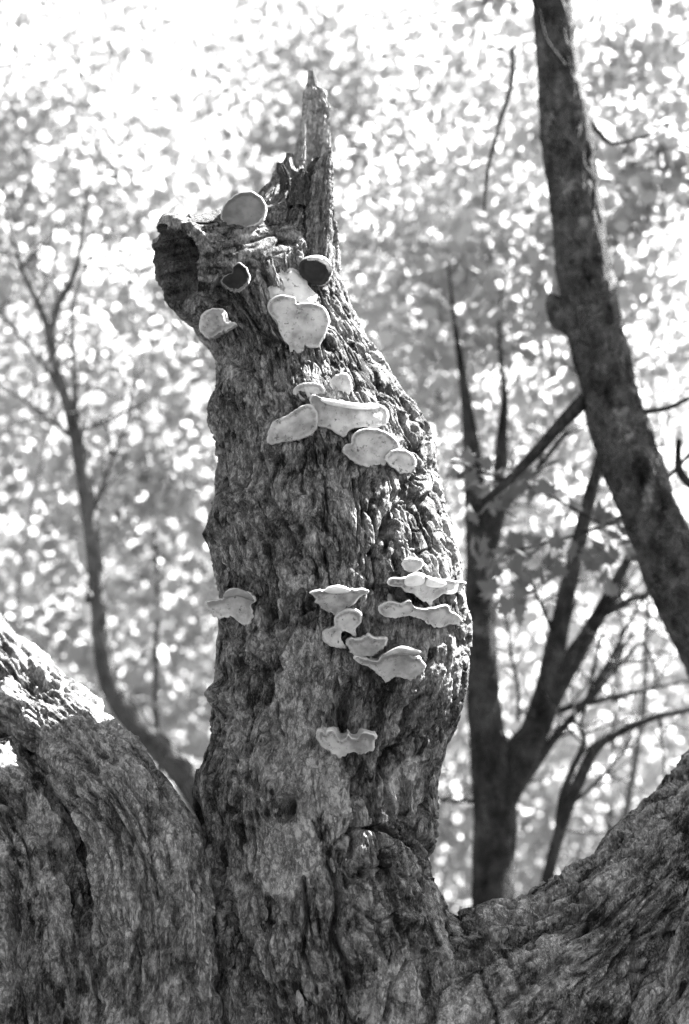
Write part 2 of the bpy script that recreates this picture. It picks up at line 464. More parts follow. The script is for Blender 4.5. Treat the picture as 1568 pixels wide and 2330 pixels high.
CRACKS = [  # half width px, metres, points
    (4.5, .03, [(762, 1915), (815, 1885), (895, 1890), (955, 1930), (990, 2000)]), (5, .04, [(945, 2090), (935, 2170), (900, 2240), (880, 2320)]), (4, .022, [(800, 1995), (855, 1968), (910, 2005), (895, 2065), (835, 2095), (800, 2060)]), (5, .035, [(690, 2000), (700, 2080), (690, 2170), (720, 2260)]),
    (4, .03, [(560, 1850), (575, 1930), (560, 2000)]), (4, .03, [(520, 1700), (535, 1780), (525, 1850)]), (4, .03, [(610, 2100), (600, 2180), (620, 2290)]),
    (5, .05, [(878, 1700), (884, 1790), (905, 1870), (940, 1905)]), (4, .04, [(965, 1775), (958, 1840), (972, 1890)]), (4, .035, [(938, 1780), (930, 1850), (925, 1895)]),
    (6, .055, [(1010, 1740), (985, 1830), (962, 1885), (985, 1950), (1000, 2050), (1010, 2100)]),
    (6, .05, [(756, 1925), (744, 1965), (762, 2010), (772, 2060), (757, 2120), (776, 2170), (800, 2250)]), (5, .04, [(840, 1885), (880, 1880), (940, 1930), (980, 2000)]),
    (3, .022, [(622, 1600), (625, 1640), (640, 1668)]), (3, .018, [(640, 1370), (690, 1345), (680, 1400), (640, 1470), (618, 1520)]), (3, .018, [(585, 745), (612, 762), (645, 778)]),
    (2.5, .016, [(505, 800), (530, 830), (570, 845), (590, 880)]), (4, .026, [(500, 1020), (505, 1080), (520, 1130), (535, 1165)]), (3, .02, [(492, 1040), (498, 1100), (512, 1160)]),
    (3, .018, [(570, 1270), (590, 1330), (600, 1420)]), (2.5, .016, [(735, 1080), (745, 1160), (738, 1260), (750, 1330)]), (2.5, .014, [(800, 1090), (815, 1160), (812, 1240)]),
    (3, .02, [(838, 1270), (870, 1225), (905, 1170)]), (3, .02, [(560, 1680), (566, 1740), (556, 1790)]), (3, .018, [(480, 2050), (530, 2090), (545, 2140), (600, 2200), (625, 2260)]),
    (3, .018, [(700, 470), (690, 540), (705, 600)]), (3, .02, [(722, 470), (728, 540), (720, 600)]), (3, .016, [(740, 430), (738, 500), (744, 560)]), (2.5, .016, [(660, 480), (650, 540), (672, 590)]),
    (3, .018, [(510, 1380), (530, 1440), (560, 1480), (545, 1530)]), (3, .016, [(900, 1700), (935, 1690), (960, 1650)]), (3, .018, [(1020, 1540), (1030, 1600), (1000, 1680)])]
BARE = [(690, 1590, 70, 170, 0), (700, 1770, 95, 95, 0), (640, 1940, 80, 100, 0), (930, 1790, 50, 65, 10), (900, 2290, 70, 100, 8), (960, 1440, 55, 34, -10)]

def rot_uv(px, py, cx, cy, rx, ry, a):
    a = math.radians(a); dx = px - cx; dy = py - cy
    return (dx * math.cos(a) + dy * math.sin(a)) / rx, (-dx * math.sin(a) + dy * math.cos(a)) / ry

def capsule(P, Q):
    d = np.full(P.shape[:-1], 9.0)
    for q in Q: d = np.minimum(d, np.linalg.norm(P - q[:3], axis=-1) - q[3])
    return d
def fillet(dist, k): return k * .25 * np.clip(1 - np.abs(dist) / k, 0, 1) ** 2

STUB = np.array([(650, 560, .06, 70), (618, 568, .03, 95), (582, 578, -.005, 108), (540, 590, -.045, 110), (490, 600, -.08, 114), (450, 604, -.11, 116), (425, 610, -.127, 122), (402, 616, -.142, 126)], float)
STUBQ = resample(np.concatenate([W(STUB[:, 0], STUB[:, 1], STUB[:, 2]), (STUB[:, 3] * mpp(0, STUB[:, 1], STUB[:, 2]))[:, None]], 1), 170)
CL = np.array([(960, 3500, .05, 300), (1000, 2900, .05, 310), (1040, 2600, .08, 370), (1120, 2400, .08, 330), (1205, 2285, .08, 272), (1262, 2236, .09, 215), (1322, 2188, .10, 180), (1435, 2096, .14, 160), (1562, 1972, .22, 156), (1720, 1800, .32, 152), (1900, 1590, .42, 150), (2150, 1250, .55, 135)], float)
CLQ = resample(np.concatenate([W(CL[:, 0], CL[:, 1], CL[:, 2]), (CL[:, 3] * mpp(0, CL[:, 1], CL[:, 2]))[:, None]], 1), 520)

def trunk_dist(P):
    z = P[..., 2]
    cx = np.interp(z, TC[:, 2], TC[:, 0]); cy = np.interp(z, TC[:, 2], TC[:, 1]); r = np.interp(z, TC[:, 2], TRAD)
    return np.hypot(P[..., 0] - cx, (P[..., 1] - cy) / FLAT) - r

def trunk_disp(c):
    d, tone = bark(c, 1.15)
    P = c['P']
    m = (c['py'] < 900)
    f = np.zeros(d.shape); f[m] = fillet(capsule(P[m], STUBQ[::9]), .16)
    m = (c['py'] > 1900) & (c['px'] > 850)
    f[m] = fillet(capsule(P[m], CLQ[::14]), .14)
    d = d + f
    px, py = c['px'] + 6 * c['w1'], c['py'] + 8 * c['w2']
    front = sstep(-.1, .25, np.cos(c['th']))
    bare = np.zeros_like(px)
    for cx, cy, rx, ry, a in BARE:
        u, v = rot_uv(px, py, cx, cy, rx, ry, a)
        bare = np.maximum(bare, sstep(1.12, .95, np.hypot(u, v) + .75 * c['w1'] + .15 * c['fineN']))
    bare = bare * front * .85
    smooth = -.012 + .005 * perlin(c['s'] * 60, c['t'] * 9, 3.0) + .004 * fbm(c['s'] * 40, c['t'] * 18, 1.0, 3) + .0026 * c['fineN'] + .018 * fbm(c['P'][..., 0] * 3, c['P'][..., 1] * 3, c['P'][..., 2] * 3, 2)
    d = d * (1 - .8 * bare) + smooth * .8 * bare
    tone = tone * (1 - .4 * bare) + .10 * bare
    for cx, cy, rx, ry, a, m in BUMPS:
        u, v = rot_uv(px, py, cx, cy, rx, ry, a)
        q = u * u + v * v
        d = d + m * np.exp(-q * (1.0 if m > 0 else 1.3)) * front
    for hw, m, pts in CRACKS:
        dd = segdist(px, py, pts)
        d = d - m * np.exp(-(dd / hw) ** 2) * front
    # swirling folds of the burl
    u, v = rot_uv(px, py, 850, 2060, 130, 190, 0)
    bm = np.exp(-(u * u + v * v) * 1.2) * front
    ang = fbm(c['P'][..., 0] * 7, c['P'][..., 1] * 7, c['P'][..., 2] * 7, 2)
    d = d + bm * .007 * (1 - np.abs(np.sin(9 * ang + py * .03)) * 1.6)
    # fibres of the broken top
    topm = sstep(640, 520, c['py']) * sstep(600, 660, c['px'])
    d = d + topm * (.010 * (1 - 2.2 * np.abs(perlin(c['s'] * 26, c['t'] * 2.5, 6.0))))
    return d, tone

def top_jag(th):
    # 0 faces the camera, + to the photo's right
    f = .085 * np.exp(-((th - 1.35) / .45) ** 2) + .05 * np.exp(-((th + .9) / .18) ** 2) + .04 * np.exp(-((th - .25) / .12) ** 2) - .06 * np.exp(-((th - .75) / .2) ** 2)
    return f + .03 * perlin(th * 4, 0 * th, .3 + 0 * th) + .03 * np.abs(perlin(th * 13, 0 * th, 2.3 + 0 * th))

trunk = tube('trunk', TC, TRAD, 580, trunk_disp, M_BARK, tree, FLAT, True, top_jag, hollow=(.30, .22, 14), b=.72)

# ---- limbs
def limb(name, pts, nrow, ncol, seed, mat, amp=1.45, b=.5, extra=None, parent=tree):
    """pts: (px, py, Y, radius px)"""
    a = np.array(pts, float)
    P = W(a[:, 0], a[:, 1], a[:, 2]); r = a[:, 3] * mpp(a[:, 0], a[:, 1], a[:, 2])
    Q = resample(np.concatenate([P, r[:, None]], 1), nrow)
    def dsp(c):
        d, tn = bark(c, amp)
        rg_ = 1 - 2 * np.abs(perlin(c['s'] * 6.5 + .3 * c['w1'], c['t'] * 2.2, 8.8))
        d = d + .020 * rg_ + .018 * fbm(c['s'] * 9, c['t'] * 5, 4.4, 3)
        if extra is not None: d, tn = extra(c, d, tn)
        return d, tn
    return tube(name, Q[:, :3], Q[:, 3], ncol, dsp, mat, parent, 1.0, seed=seed, b=b)

def limbA(c, d, tn):
    px, py = c['px'] + 10 * c['w1'], c['py'] + 12 * c['w2']
    for hw, m, pts in [(5, .03, [(300, 1890), (330, 1960), (360, 2010), (400, 2050)]), (4, .02, [(290, 2100), (320, 2180), (310, 2260)]), (4, .02, [(380, 2160), (420, 2200)])]:
        d = d - m * np.exp(-(segdist(px, py, pts) / hw) ** 2)
    for cx, cy, rx, ry, m in [(370, 1920, 60, 60, .020), (300, 2060, 40, 70, .012)]:
        d = d + m * np.exp(-((px - cx) / rx) ** 2 - ((py - cy) / ry) ** 2)
    return d, tn
limb('limb', [(330, 3500, -.10, 200), (345, 2800, -.14, 150), (356, 2450, -.16, 134), (358, 2200, -.17, 130), (356, 2020, -.17, 124), (322, 1888, -.12, 116),
              (240, 1770, .03, 104), (140, 1672, .22, 102), (30, 1570, .54, 104), (-90, 1462, .90, 104), (-260, 1300, 1.4, 104), (-460, 1110, 2.0, 98), (-700, 870, 2.7, 90)],
     540, 220, 1.0, M_LIMBA, amp=.9, extra=limbA)
limb('limb', [(120, 3500, -.05, 210), (110, 2800, -.10, 170), (118, 2450, -.10, 158), (112, 2200, -.10, 158), (88, 2010, .0, 152), (28, 1870, .08, 134), (-70, 1760, .16, 122), (-220, 1600, .1, 112), (-420, 1440, .2, 105), (-700, 1250, .3, 90)],
     360, 190, 2.0, M_LIMB)
def limbC(c, d, tn):
    px, py = c['px'] + 10 * c['w1'], c['py'] + 12 * c['w2']
    d = d + fillet(trunk_dist(c['P']), .14)
    for hw, m, pts in [(7, .05, [(1462, 2080), (1452, 2140), (1445, 2230), (1435, 2340)]), (4, .03, [(1080, 2110), (1120, 2150), (1160, 2190), (1190, 2260)]), (4, .02, [(1240, 2120), (1290, 2090), (1350, 2060)]),
                       (4, .03, [(1040, 2080), (1075, 2170), (1110, 2260), (1130, 2330)])]:
        d = d - m * np.exp(-(segdist(px, py, pts) / hw) ** 2)
    for cx, cy, rx, ry, m in [(1130, 2160, 50, 60, .02), (1010, 2075, 12, 12, -.04), (1520, 2200, 60, 120, .03)]:
        d = d + m * np.exp(-((px - cx) / rx) ** 2 - ((py - cy) / ry) ** 2)
    return d, tn
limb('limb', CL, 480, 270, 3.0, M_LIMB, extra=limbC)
limb('limb', [(1300, 3500, -.05, 240), (1420, 2800, -.08, 190), (1530, 2420, -.06, 150), (1600, 2250, -.04, 135), (1700, 2080, .0, 130), (1860, 1880, .06, 125), (2080, 1650, .1, 118)],
     220, 160, 4.0, M_LIMB)

# ---- broken hollow stub, upper left
def stub_disp(c):
    d, tn = bark(c, .8, plate=.7)
    lipm = sstep(.86, .97, c['v'])
    d = d + fillet(trunk_dist(c['P']), .16) + .020 * perlin(c['th'] * 1.3, c['v'] * 2, 2.0) * sstep(.4, 1, c['v'])
    return d * (1 - .6 * lipm) + .012 * np.exp(-((c['v'] - .93) / .04) ** 2) - .018 * sstep(.95, 1, c['v']) ** 2, tn
_Q = STUBQ
# the stub's mouth: sheared so that its upper lip reaches further out than its lower lip
def stub_top(th): return .045 * perlin(th * 1.1, 0 * th, 5.1 + 0 * th) + .02 * perlin(th * 3.1, 0 * th, 8.1 + 0 * th) + .012 * np.abs(perlin(th * 9, 0 * th, 1.1 + 0 * th))
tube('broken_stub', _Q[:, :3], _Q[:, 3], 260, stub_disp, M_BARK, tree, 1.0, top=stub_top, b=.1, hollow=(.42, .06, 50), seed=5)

# ---- splintered spikes at the top
def spike(name, rows, Y, flat, mat, seed, nrow=160, ncol=90, parent=tree):
    a = np.array(rows, float)
    py = np.linspace(a[0, 0], a[-1, 0], nrow)
    l = np.interp(-py, -a[:, 0], a[:, 1]); r = np.interp(-py, -a[:, 0], a[:, 2])
    wd_ = np.clip((r - l) / 20, 0, 1)
    l = l + 2.6 * wd_ * perlin(py * .07, seed + 0 * py, .5 + 0 * py) + 1.6 * wd_ * perlin(py * .21, seed + 0 * py, 2.5 + 0 * py)
    r = r + 2.6 * wd_ * perlin(py * .07, seed + 0 * py, 4.5 + 0 * py) + 1.6 * wd_ * perlin(py * .21, seed + 0 * py, 6.5 + 0 * py)
    C = W((l + r) / 2, py, Y); R = np.maximum((r - l) / 2, .4) * mpp(0, py, Y)
    def dsp(c):
        k = np.clip(R / .03, 0, 1)[:, None]
        d = k * (.011 * (1 - 2 * np.abs(perlin(c['s'] * 90 + .6 * perlin(c['t'] * 9, 0 * c['t'], .3 + 0 * c['t']), c['t'] * 3.5, 1.0))) + .003 * perlin(c['s'] * 220, c['t'] * 8, 3.0) + .002 * fbm(c['s'] * 100, c['t'] * 90, 2.0, 2))
        return d, .10 * perlin(c['s'] * 120, c['t'] * 4, 5.0)
    return tube(name, C, R, ncol, dsp, mat, parent, flat, True, b=.2, seed=seed)
spike('splinter', [(470, 650, 740), (420, 664, 742), (380, 670, 744), (340, 677, 746), (300, 689, 742), (262, 693, 741), (247, 694, 748), (238, 695, 743), (225, 695, 737), (207, 697, 735), (198, 699, 722), (180, 701, 718), (166, 702, 714), (160, 703, 712)], .16, .35, M_WOOD, 6)
spike('splinter', [(430, 668, 690), (370, 674, 692), (320, 684, 694), (290, 690, 695), (276, 693, 695)], .10, .5, M_WOOD, 12, 90, 40)
spike('splinter', [(420, 722, 748), (350, 732, 750), (300, 740, 750), (262, 744, 750), (246, 747, 749)], .12, .5, M_WOOD, 13, 90, 40)
spike('splinter', [(440, 600, 640), (420, 612, 640), (400, 626, 642), (392, 634, 640)], .05, .6, M_BARK, 14, 60, 40)
spike('splinter', [(600, 688, 748), (520, 698, 750), (450, 706, 751), (400, 716, 752), (372, 724, 753), (352, 738, 754), (344, 744, 755), (339, 749, 754)], -.05, .55, M_BARK, 7)
spike('splinter', [(470, 640, 668), (430, 640, 664), (405, 640, 658), (388, 634, 652), (378, 631, 646), (370, 631, 637)], -.02, .5, M_ROT, 8, 80, 50)
spike('splinter', [(470, 660, 700), (430, 664, 700), (405, 672, 700), (392, 680, 697), (383, 686, 692)], -.06, .4, M_ROT, 9, 80, 50)
spike('splinter', [(450, 690, 725), (410, 697, 728), (390, 703, 738), (372, 712, 744), (360, 722, 746)], -.02, .4, M_ROT, 10, 80, 50)

for x, y, h, w, yy in [(376, 508, 18, 12, -.12), (392, 504, 16, 9, -.22), (405, 506, 18, 14, -.1), (432, 500, 14, 12, -.18)]:
    spike('splinter', [(y + 20, x - w, x + w), (y, x - w * .8, x + w * .9), (y - h * .5, x - w * .6, x + w * .4), (y - h, x - w * .3, x - w * .1)], yy, .6, M_BARK, x, 40, 24)

# ---- loose flakes and strips of bark
def flake(px, py, w, h, ang, lift, seed):
    r_ = np.random.default_rng(seed); n = 14
    a = np.linspace(0, 2 * math.pi, n, endpoint=False)
    rr = 1 + .35 * (r_.random(n) - .5)
    u = np.cos(a) * rr * w / 2; v = np.sin(a) * rr * h / 2
    ca, sa = math.cos(math.radians(ang)), math.sin(math.radians(ang))
    X = px + u * ca - v * sa; Yp = py + u * sa + v * ca
    base = surfY(X, Yp)
    tilt = lift * (.5 - .5 * (v / (h / 2)))           # upper or lower lip stands off
    f = W(X, Yp, base - .004 - tilt - .004); bk = W(X, Yp, base + .02)
    cen = W(px, py, surfY(px, py) - .009 - lift * .5)
    V = np.concatenate([f, bk, cen[None]])
    F = [(i, (i + 1) % n, 2 * n) for i in range(n)] + [((i + 1) % n, i, n + i, n + (i + 1) % n) for i in range(n)]
    return mesh_np('bark_flake', V, F, M_BARK, tree, False, np.full(len(V), r_.uniform(-.12, .1)))
fr = np.random.default_rng(8)
k = 0
while k < 120:
    py = fr.uniform(560, 2300); l = np.interp(-py, -_pyr, TL); r = np.interp(-py, -_pyr, TR)
    px = fr.uniform(l + 15, r - 15)
    if any(abs(px - b[0]) < b[2] * .8 and abs(py - b[1]) < b[3] * .8 for b in BARE): continue
    h = fr.uniform(14, 44); flake(px, py, h * fr.uniform(.25, .5), h, fr.normal(0, 14), fr.choice([-1, 1]) * fr.uniform(.002, .009), 100 + k)
    k += 1

# ================================================================== BRACKET FUNGI
def z1(p): return [(282 + x * .44, 125.4 + y * .44) for x, y in p]
def z2(p): return [(439 + x * .42, 784 + y * .42) for x, y in p]
def z3(p): return [(407.7 + x * .46, 1254.4 + y * .46) for x, y in p]

def closed_curve(pts, n):
    p = np.array(pts, float); m = len(p)
    out = []
    for i in range(m):
        p0, p1, p2, p3 = p[(i - 1) % m], p[i], p[(i + 1) % m], p[(i + 2) % m]
        for t in np.linspace(0, 1, 12, endpoint=False):
            out.append(.5 * ((2 * p1) + (-p0 + p2) * t + (2 * p0 - 5 * p1 + 4 * p2 - p3) * t * t + (-p0 + 3 * p1 - 3 * p2 + p3) * t ** 3))
    q = np.array(out); q = np.concatenate([q, q[:1]])
    d = np.concatenate([[0], np.cumsum(np.linalg.norm(np.diff(q, axis=0), axis=1))])
    t = np.linspace(0, d[-1], n, endpoint=False)
    return np.stack([np.interp(t, d, q[:, 0]), np.interp(t, d, q[:, 1])], 1)

def fungus(pts, label, pore=M_PORE, cap=M_CAP, marg=M_MARG, k=.8, off=.012, hug=.7, n=110, lip=.004, back=.16, seed=0, wob=1.0, base_y=None, lobes=()):
    root = tag(empty('bracket_fungus'), label, 'fungus', 'bracket fungi growing on the old tree')
    q = closed_curve(pts, n)
    a = np.arange(n) + 0.
    cen = q.mean(0)
    low = sstep(.45, .75, (q[:, 1] - q[:, 1].min()) / np.ptp(q[:, 1]))          # the lower, attached edge is ragged
    q = q + (low * 2.2 * wob)[:, None] * np.stack([perlin(a * .83, seed * 1.7 + 0 * a, 2.5 + 0 * a), perlin(a * .83, seed * 1.7 + 0 * a, 5.5 + 0 * a)], 1)
    q = q + wob * np.stack([perlin(a * .31, seed * 3.3 + 0. * a, .5 + 0. * a), perlin(a * .31, seed * 3.3 + 0. * a, 7.5 + 0. * a)], 1) * 1.6
    ylo = q[:, 1].max(); yhi = q[:, 1].min()
    cx = (q[:, 0].min() + q[:, 0].max()) / 2
    def depth(px, py):
        s0 = surfY(cx, ylo * .5 + yhi * .5); s1 = surfY(px, py)
        base = (s0 if base_y is None else base_y) * (1 - hug) + (s1 if base_y is None else base_y + (s1 - s0)) * hug
        return base - off - k * (ylo - py) * mpp(0, py, 0)
    # interior points
    step = max(3.0, math.sqrt((q[:, 0].max() - q[:, 0].min()) * (ylo - yhi) / 700))
    X, Y = np.meshgrid(np.arange(q[:, 0].min(), q[:, 0].max(), step), np.arange(yhi, ylo, step))
    X = X.ravel() + rng.uniform(-.3, .3, X.size) * step; Y = Y.ravel() + rng.uniform(-.3, .3, Y.size) * step
    ins = np.zeros(X.shape, bool)
    j = n - 1
    for i in range(n):
        c = ((q[i, 1] > Y) != (q[j, 1] > Y)) & (X < (q[j, 0] - q[i, 0]) * (Y - q[i, 1]) / (q[j, 1] - q[i, 1] + 1e-12) + q[i, 0])
        ins ^= c; j = i
    X, Y = X[ins], Y[ins]
    ring = [tuple(p) for p in q] + [tuple(q[0])]
    dd = segdist(X, Y, ring); kp = dd > step * .45
    X, Y, dd = X[kp], Y[kp], dd[kp]
    allp = [Vector((float(p[0]), float(p[1]))) for p in q] + [Vector((float(x), float(y))) for x, y in zip(X, Y)]
    res = delaunay_2d_cdt(allp, [(i, (i + 1) % n) for i in range(n)], [], 1, 1e-6)
    v2 = np.array([(p.x, p.y) for p in res[0]])
    faces = [tuple(f) for f in res[2]]
    dist = segdist(v2[:, 0], v2[:, 1], ring)
    u = dist / 9.0
    rec = -lip * sstep(0, 1, u) + .009 * fbm(v2[:, 0] * .03, v2[:, 1] * .03, seed + 0. * dist, 3) * np.minimum(1, u)
    Yd = depth(v2[:, 0], v2[:, 1]) - rec
    P = W(v2[:, 0], v2[:, 1], Yd)
    # outward normals look at the camera
    fx = []
    for f in faces:
        A, B, C = P[f[0]], P[f[1]], P[f[2]]
        nn = np.cross(B - A, C - A)
        fx.append(f if np.dot(nn, CAM - A) > 0 else f[::-1])
    upp = sstep(.55, .25, (v2[:, 1] - yhi) / (ylo - yhi))
    tn = -.05 * np.exp(-((dist - 7) / 3.5) ** 2) - .30 * upp * np.exp(-((dist - 4.5) / 1.6) ** 2) + .16 * fbm(v2[:, 0] * .035, v2[:, 1] * .05, seed * 2.7 + 0. * dist, 3) + .05 * perlin(dist * .12, v2[:, 0] * .02, seed + 0. * dist)
    mesh_np('pore_surface', P, fx, pore, root, True, tn)
    # growing margin and crust
    d0 = depth(q[:, 0], q[:, 1])
    R0 = W(q[:, 0], q[:, 1], d0)
    C0 = W(cen[0], cen[1], depth(cen[0], cen[1]))
    size = np.linalg.norm(R0 - C0, axis=1).mean()
    bdir = np.array([0, 1.0, .22]); bdir /= np.linalg.norm(bdir)
    L = back + k * (ylo - yhi) * mpp(0, yhi, 0)
    def ringat(f, grow, rough=0.):
        o_ = R0 + bdir * f + (R0 - C0) * grow
        if rough:
            o_ = o_ + (R0 - C0) / (np.linalg.norm(R0 - C0, axis=1)[:, None] + 1e-6) * (rough * perlin(a * .25, f * 60 + 0. * a, seed + 0. * a))[:, None]
        return o_
    g = .0035 / max(size, .01)
    def strip(name, rings, mt):
        V = np.concatenate(rings); m = len(rings)
        F = [(r * n + i, r * n + (i + 1) % n, (r + 1) * n + (i + 1) % n, (r + 1) * n + i) for r in range(m - 1) for i in range(n)]
        A, B, C = V[F[0][0]], V[F[0][1]], V[F[0][2]]
        if np.dot(np.cross(B - A, C - A), A - C0) < 0: F = [f[::-1] for f in F]
        return mesh_np(name, V, F, mt, root, True)
    r1 = ringat(.002, g * .9); r2 = ringat(.006, g * 1.25); r3 = ringat(.010, g * 1.0)
    strip('margin', [R0, r1, r2, r3], marg)
    rs = [r3]
    for f, gg in ((.016, .6), (.026, 1.3), (.036, .7), (.05, .9), (.07, -.6), (.10, -2.2), (.5, 0), (1.0, 0)):
        if f >= .5:
            rs.append(ringat(.10 + (L - .10) * f, -g * 3 - .12 * f))
        else:
            rs.append(ringat(f, g * gg, .003))
    strip('cap', rs, cap)
    for pl, mt, fwd in lobes:
        lq = closed_curve(pl, 40)
        lc = lq.mean(0); yb = lq[:, 1].max()
        def lp(f, dy, qq=lq, c_=lc): 
            g_ = c_ + (qq - c_) * f
            return W(g_[:, 0], g_[:, 1], depth(g_[:, 0], np.minimum(g_[:, 1], yb)) - fwd + dy)
        rows = [lp(.02, -.012), lp(.35, -.011), lp(.65, -.009), lp(.86, -.005), lp(1.0, 0), lp(1.04, .012), lp(1.0, .05)]
        V = np.concatenate(rows); F = [(r * 40 + i, r * 40 + (i + 1) % 40, (r + 1) * 40 + (i + 1) % 40, (r + 1) * 40 + i) for r in range(6) for i in range(40)]
        mesh_np('lobe', V, F, mt, root, True, .06 * perlin(V[:, 0] * 60, V[:, 1] * 60, V[:, 2] * 60))
    return root

FU = []
fungus(z1([(508,820),(520,780),(555,742),(600,715),(650,708),(690,725),(715,750),(730,790),(715,835),(690,865),(650,880),(605,900),(570,885),(530,870),(510,850)]),
       'large round grey fungus with a bright rim on the broken crown, topmost of all', M_PORE2, k=.35, off=0, hug=0, back=.14, seed=1, base_y=-.19)
fungus(z1([(915,1100),(922,1068),(965,1052),(1020,1050),(1058,1075),(1068,1112),(1055,1150),(1020,1180),(960,1170),(920,1135)]),
       'black hoof shaped fungus with pale layered top at the upper right edge', M_PORE3, marg=M_PORE3, k=.5, off=.07, hug=.3, seed=2, lip=-.010, lobes=[(z1([(914,1092),(922,1058),(965,1038),(1022,1038),(1062,1066),(1070,1095),(1042,1066),(1000,1054),(958,1060),(930,1078)]), M_PORE, -.008)])
fungus(z1([(510,1160),(530,1140),(560,1125),(570,1090),(600,1080),(632,1110),(642,1150),(625,1185),(590,1210),(550,1205),(520,1185)]),
       'small dark hollow fungus with pale wavy rim below the topmost grey one', M_PORE3, marg=M_PORE2, k=.4, off=0, hug=0, back=.16, seed=3, base_y=-.235)
fungus(z1([(395,1390),(405,1350),(440,1320),(490,1312),(520,1325),(535,1370),(570,1385),(540,1410),(500,1425),(460,1450),(430,1450),(400,1420)]),
       'pale lumpy fungus beside the lower lip of the hollow stub', M_PORE, k=.4, off=0, hug=0, back=.16, lip=-.014, seed=4, base_y=-.215)
fungus(z1([(760,1250),(752,1200),(775,1180),(765,1110),(790,1090),(830,1120),(860,1100),(900,1120),(940,1160),(945,1185),(990,1240),(960,1285),(900,1275),(840,1250),(790,1258)]),
       'pale crusty growth spread flat on bark beside the black hoof fungus', M_PORE4, k=.15, off=.035, hug=.9, lip=-.006, seed=5)
fungus(z1([(748,1300),(770,1265),(820,1245),(880,1255),(890,1285),(940,1285),(1000,1290),(1040,1320),(1055,1370),(1040,1420),(1020,1470),(1000,1500),(950,1505),(930,1490),(930,1515),(900,1535),(865,1530),(855,1490),(835,1470),(810,1430),(800,1390),(770,1350)]),
       'largest pale fungus with lobed lower edge, hanging below the crusty growth', M_PORE, k=.45, off=.03, hug=.6, seed=6)
fungus(z2([(750,200),(770,175),(810,157),(840,170),(858,225),(850,260),(825,265),(800,250),(765,245),(752,225)]),
       'small round pale fungus alone above the long flat shelf', M_PORE4, k=.5, off=.05, hug=.6, seed=7)
fungus(z2([(550,255),(570,225),(610,210),(665,210),(700,230),(710,260),(660,270),(600,300),(565,280)]),
       'small domed shelf fungus perched on the left end of the long shelf', M_PORE, k=.8, off=.03, seed=8)
fungus(z2([(640,300),(660,275),(700,290),(760,300),(830,310),(900,320),(990,320),(1040,350),(1050,390),(1030,430),(960,450),(930,440),(860,455),(820,495),(785,480),(750,455),(700,440),(665,430),(660,370)]),
       'long flat pale shelf fungus, widest on the upper trunk', M_PORE, k=.7, off=.02, hug=.8, seed=9, lobes=[(z2([(690,296),(760,302),(830,309),(900,318),(985,320),(1000,345),(900,350),(820,340),(740,325)]), M_LOBE, .004)])
fungus(z2([(410,520),(415,470),(440,420),(500,390),(545,365),(590,335),(630,330),(665,370),(668,430),(640,480),(590,505),(540,515),(480,525),(440,535)]),
       'grey brown stained fungus sloping down left of the long shelf', M_PORE4, k=.6, off=.02, hug=.7, seed=10)
fungus(z2([(822,575),(830,545),(865,535),(868,500),(890,475),(940,460),(1000,462),(1060,485),(1100,520),(1115,560),(1095,590),(1060,610),(1040,640),(1000,660),(950,662),(890,640),(850,610)]),
       'round topped pale fungus with thin bright rim below the long shelf', M_PORE, k=.7, off=.02, hug=.8, seed=11)
fungus(z2([(1046,615),(1075,580),(1110,572),(1150,575),(1190,600),(1205,640),(1185,680),(1130,692),(1090,665),(1060,640)]),
       'small round fungus joined to the right end of the bright rimmed one', M_PORE4, k=.7, off=.03, hug=.8, seed=12)
fungus(z2([(75,1400),(90,1390),(130,1385),(170,1370),(180,1340),(220,1325),(260,1340),(300,1350),(330,1385),(310,1410),(320,1460),(300,1510),(260,1505),(230,1480),(200,1470),(150,1480),(130,1470),(95,1450)]),
       'pale ragged fungus sticking out past the left edge of the trunk', M_PORE, k=.45, off=.085, hug=.2, seed=13, wob=1.8, lobes=[(z2([(168,1372),(182,1338),(240,1322),(300,1343),(332,1385),(300,1380),(240,1362)]), M_PORE2, .0)])
fungus(z2([(1140,1190),(1160,1165),(1200,1160),(1240,1175),(1235,1205),(1200,1228),(1160,1220)]),
       'tiny oval grey fungus above the cluster near the right edge', M_PORE2, k=.6, off=.035, hug=.8, seed=14)
fungus(z2([(1065,1290),(1080,1270),(1140,1268),(1170,1262),(1210,1252),(1270,1258),(1330,1275),(1400,1280),(1460,1285),(1470,1300),(1420,1345),(1350,1350),(1330,1375),(1300,1395),(1290,1420),(1270,1400),(1240,1380),(1200,1350),(1160,1340),(1140,1315),(1085,1310)]),
       'winged pale shelf fungus with dripping point at the right edge', M_PORE, k=1.0, off=.035, hug=.85, wob=1.7, seed=15, lobes=[(z2([(1150,1300),(1155,1258),(1210,1235),(1250,1245),(1252,1290),(1200,1308)]), M_LOBE, .0), (z2([(1262,1300),(1275,1262),(1330,1268),(1375,1290),(1350,1312),(1300,1314)]), M_LOBE, .0)])
fungus(z2([(1015,1440),(1030,1410),(1080,1395),(1130,1405),(1180,1390),(1205,1425),(1290,1430),(1370,1415),(1400,1450),(1440,1470),(1440,1505),(1380,1515),(1330,1530),(1270,1510),(1230,1480),(1160,1470),(1110,1480),(1060,1475)]),
       'long wavy pale shelf fungus just under the winged one', M_PORE, k=1.0, off=.035, hug=.85, wob=1.7, seed=16)
fungus(z2([(640,1345),(690,1335),(720,1330),(790,1322),(850,1328),(930,1330),(940,1345),(900,1365),(870,1400),(830,1430),(790,1445),(740,1445),(700,1420),(670,1390),(680,1375)]),
       'boat shaped pale shelf fungus in the middle of the trunk', M_PORE, k=1.0, off=.035, hug=.8, wob=1.7, seed=17, lobes=[(z2([(715,1338),(725,1318),(760,1306),(800,1304),(852,1325),(840,1342),(770,1348)]), M_LOBE, .002)])
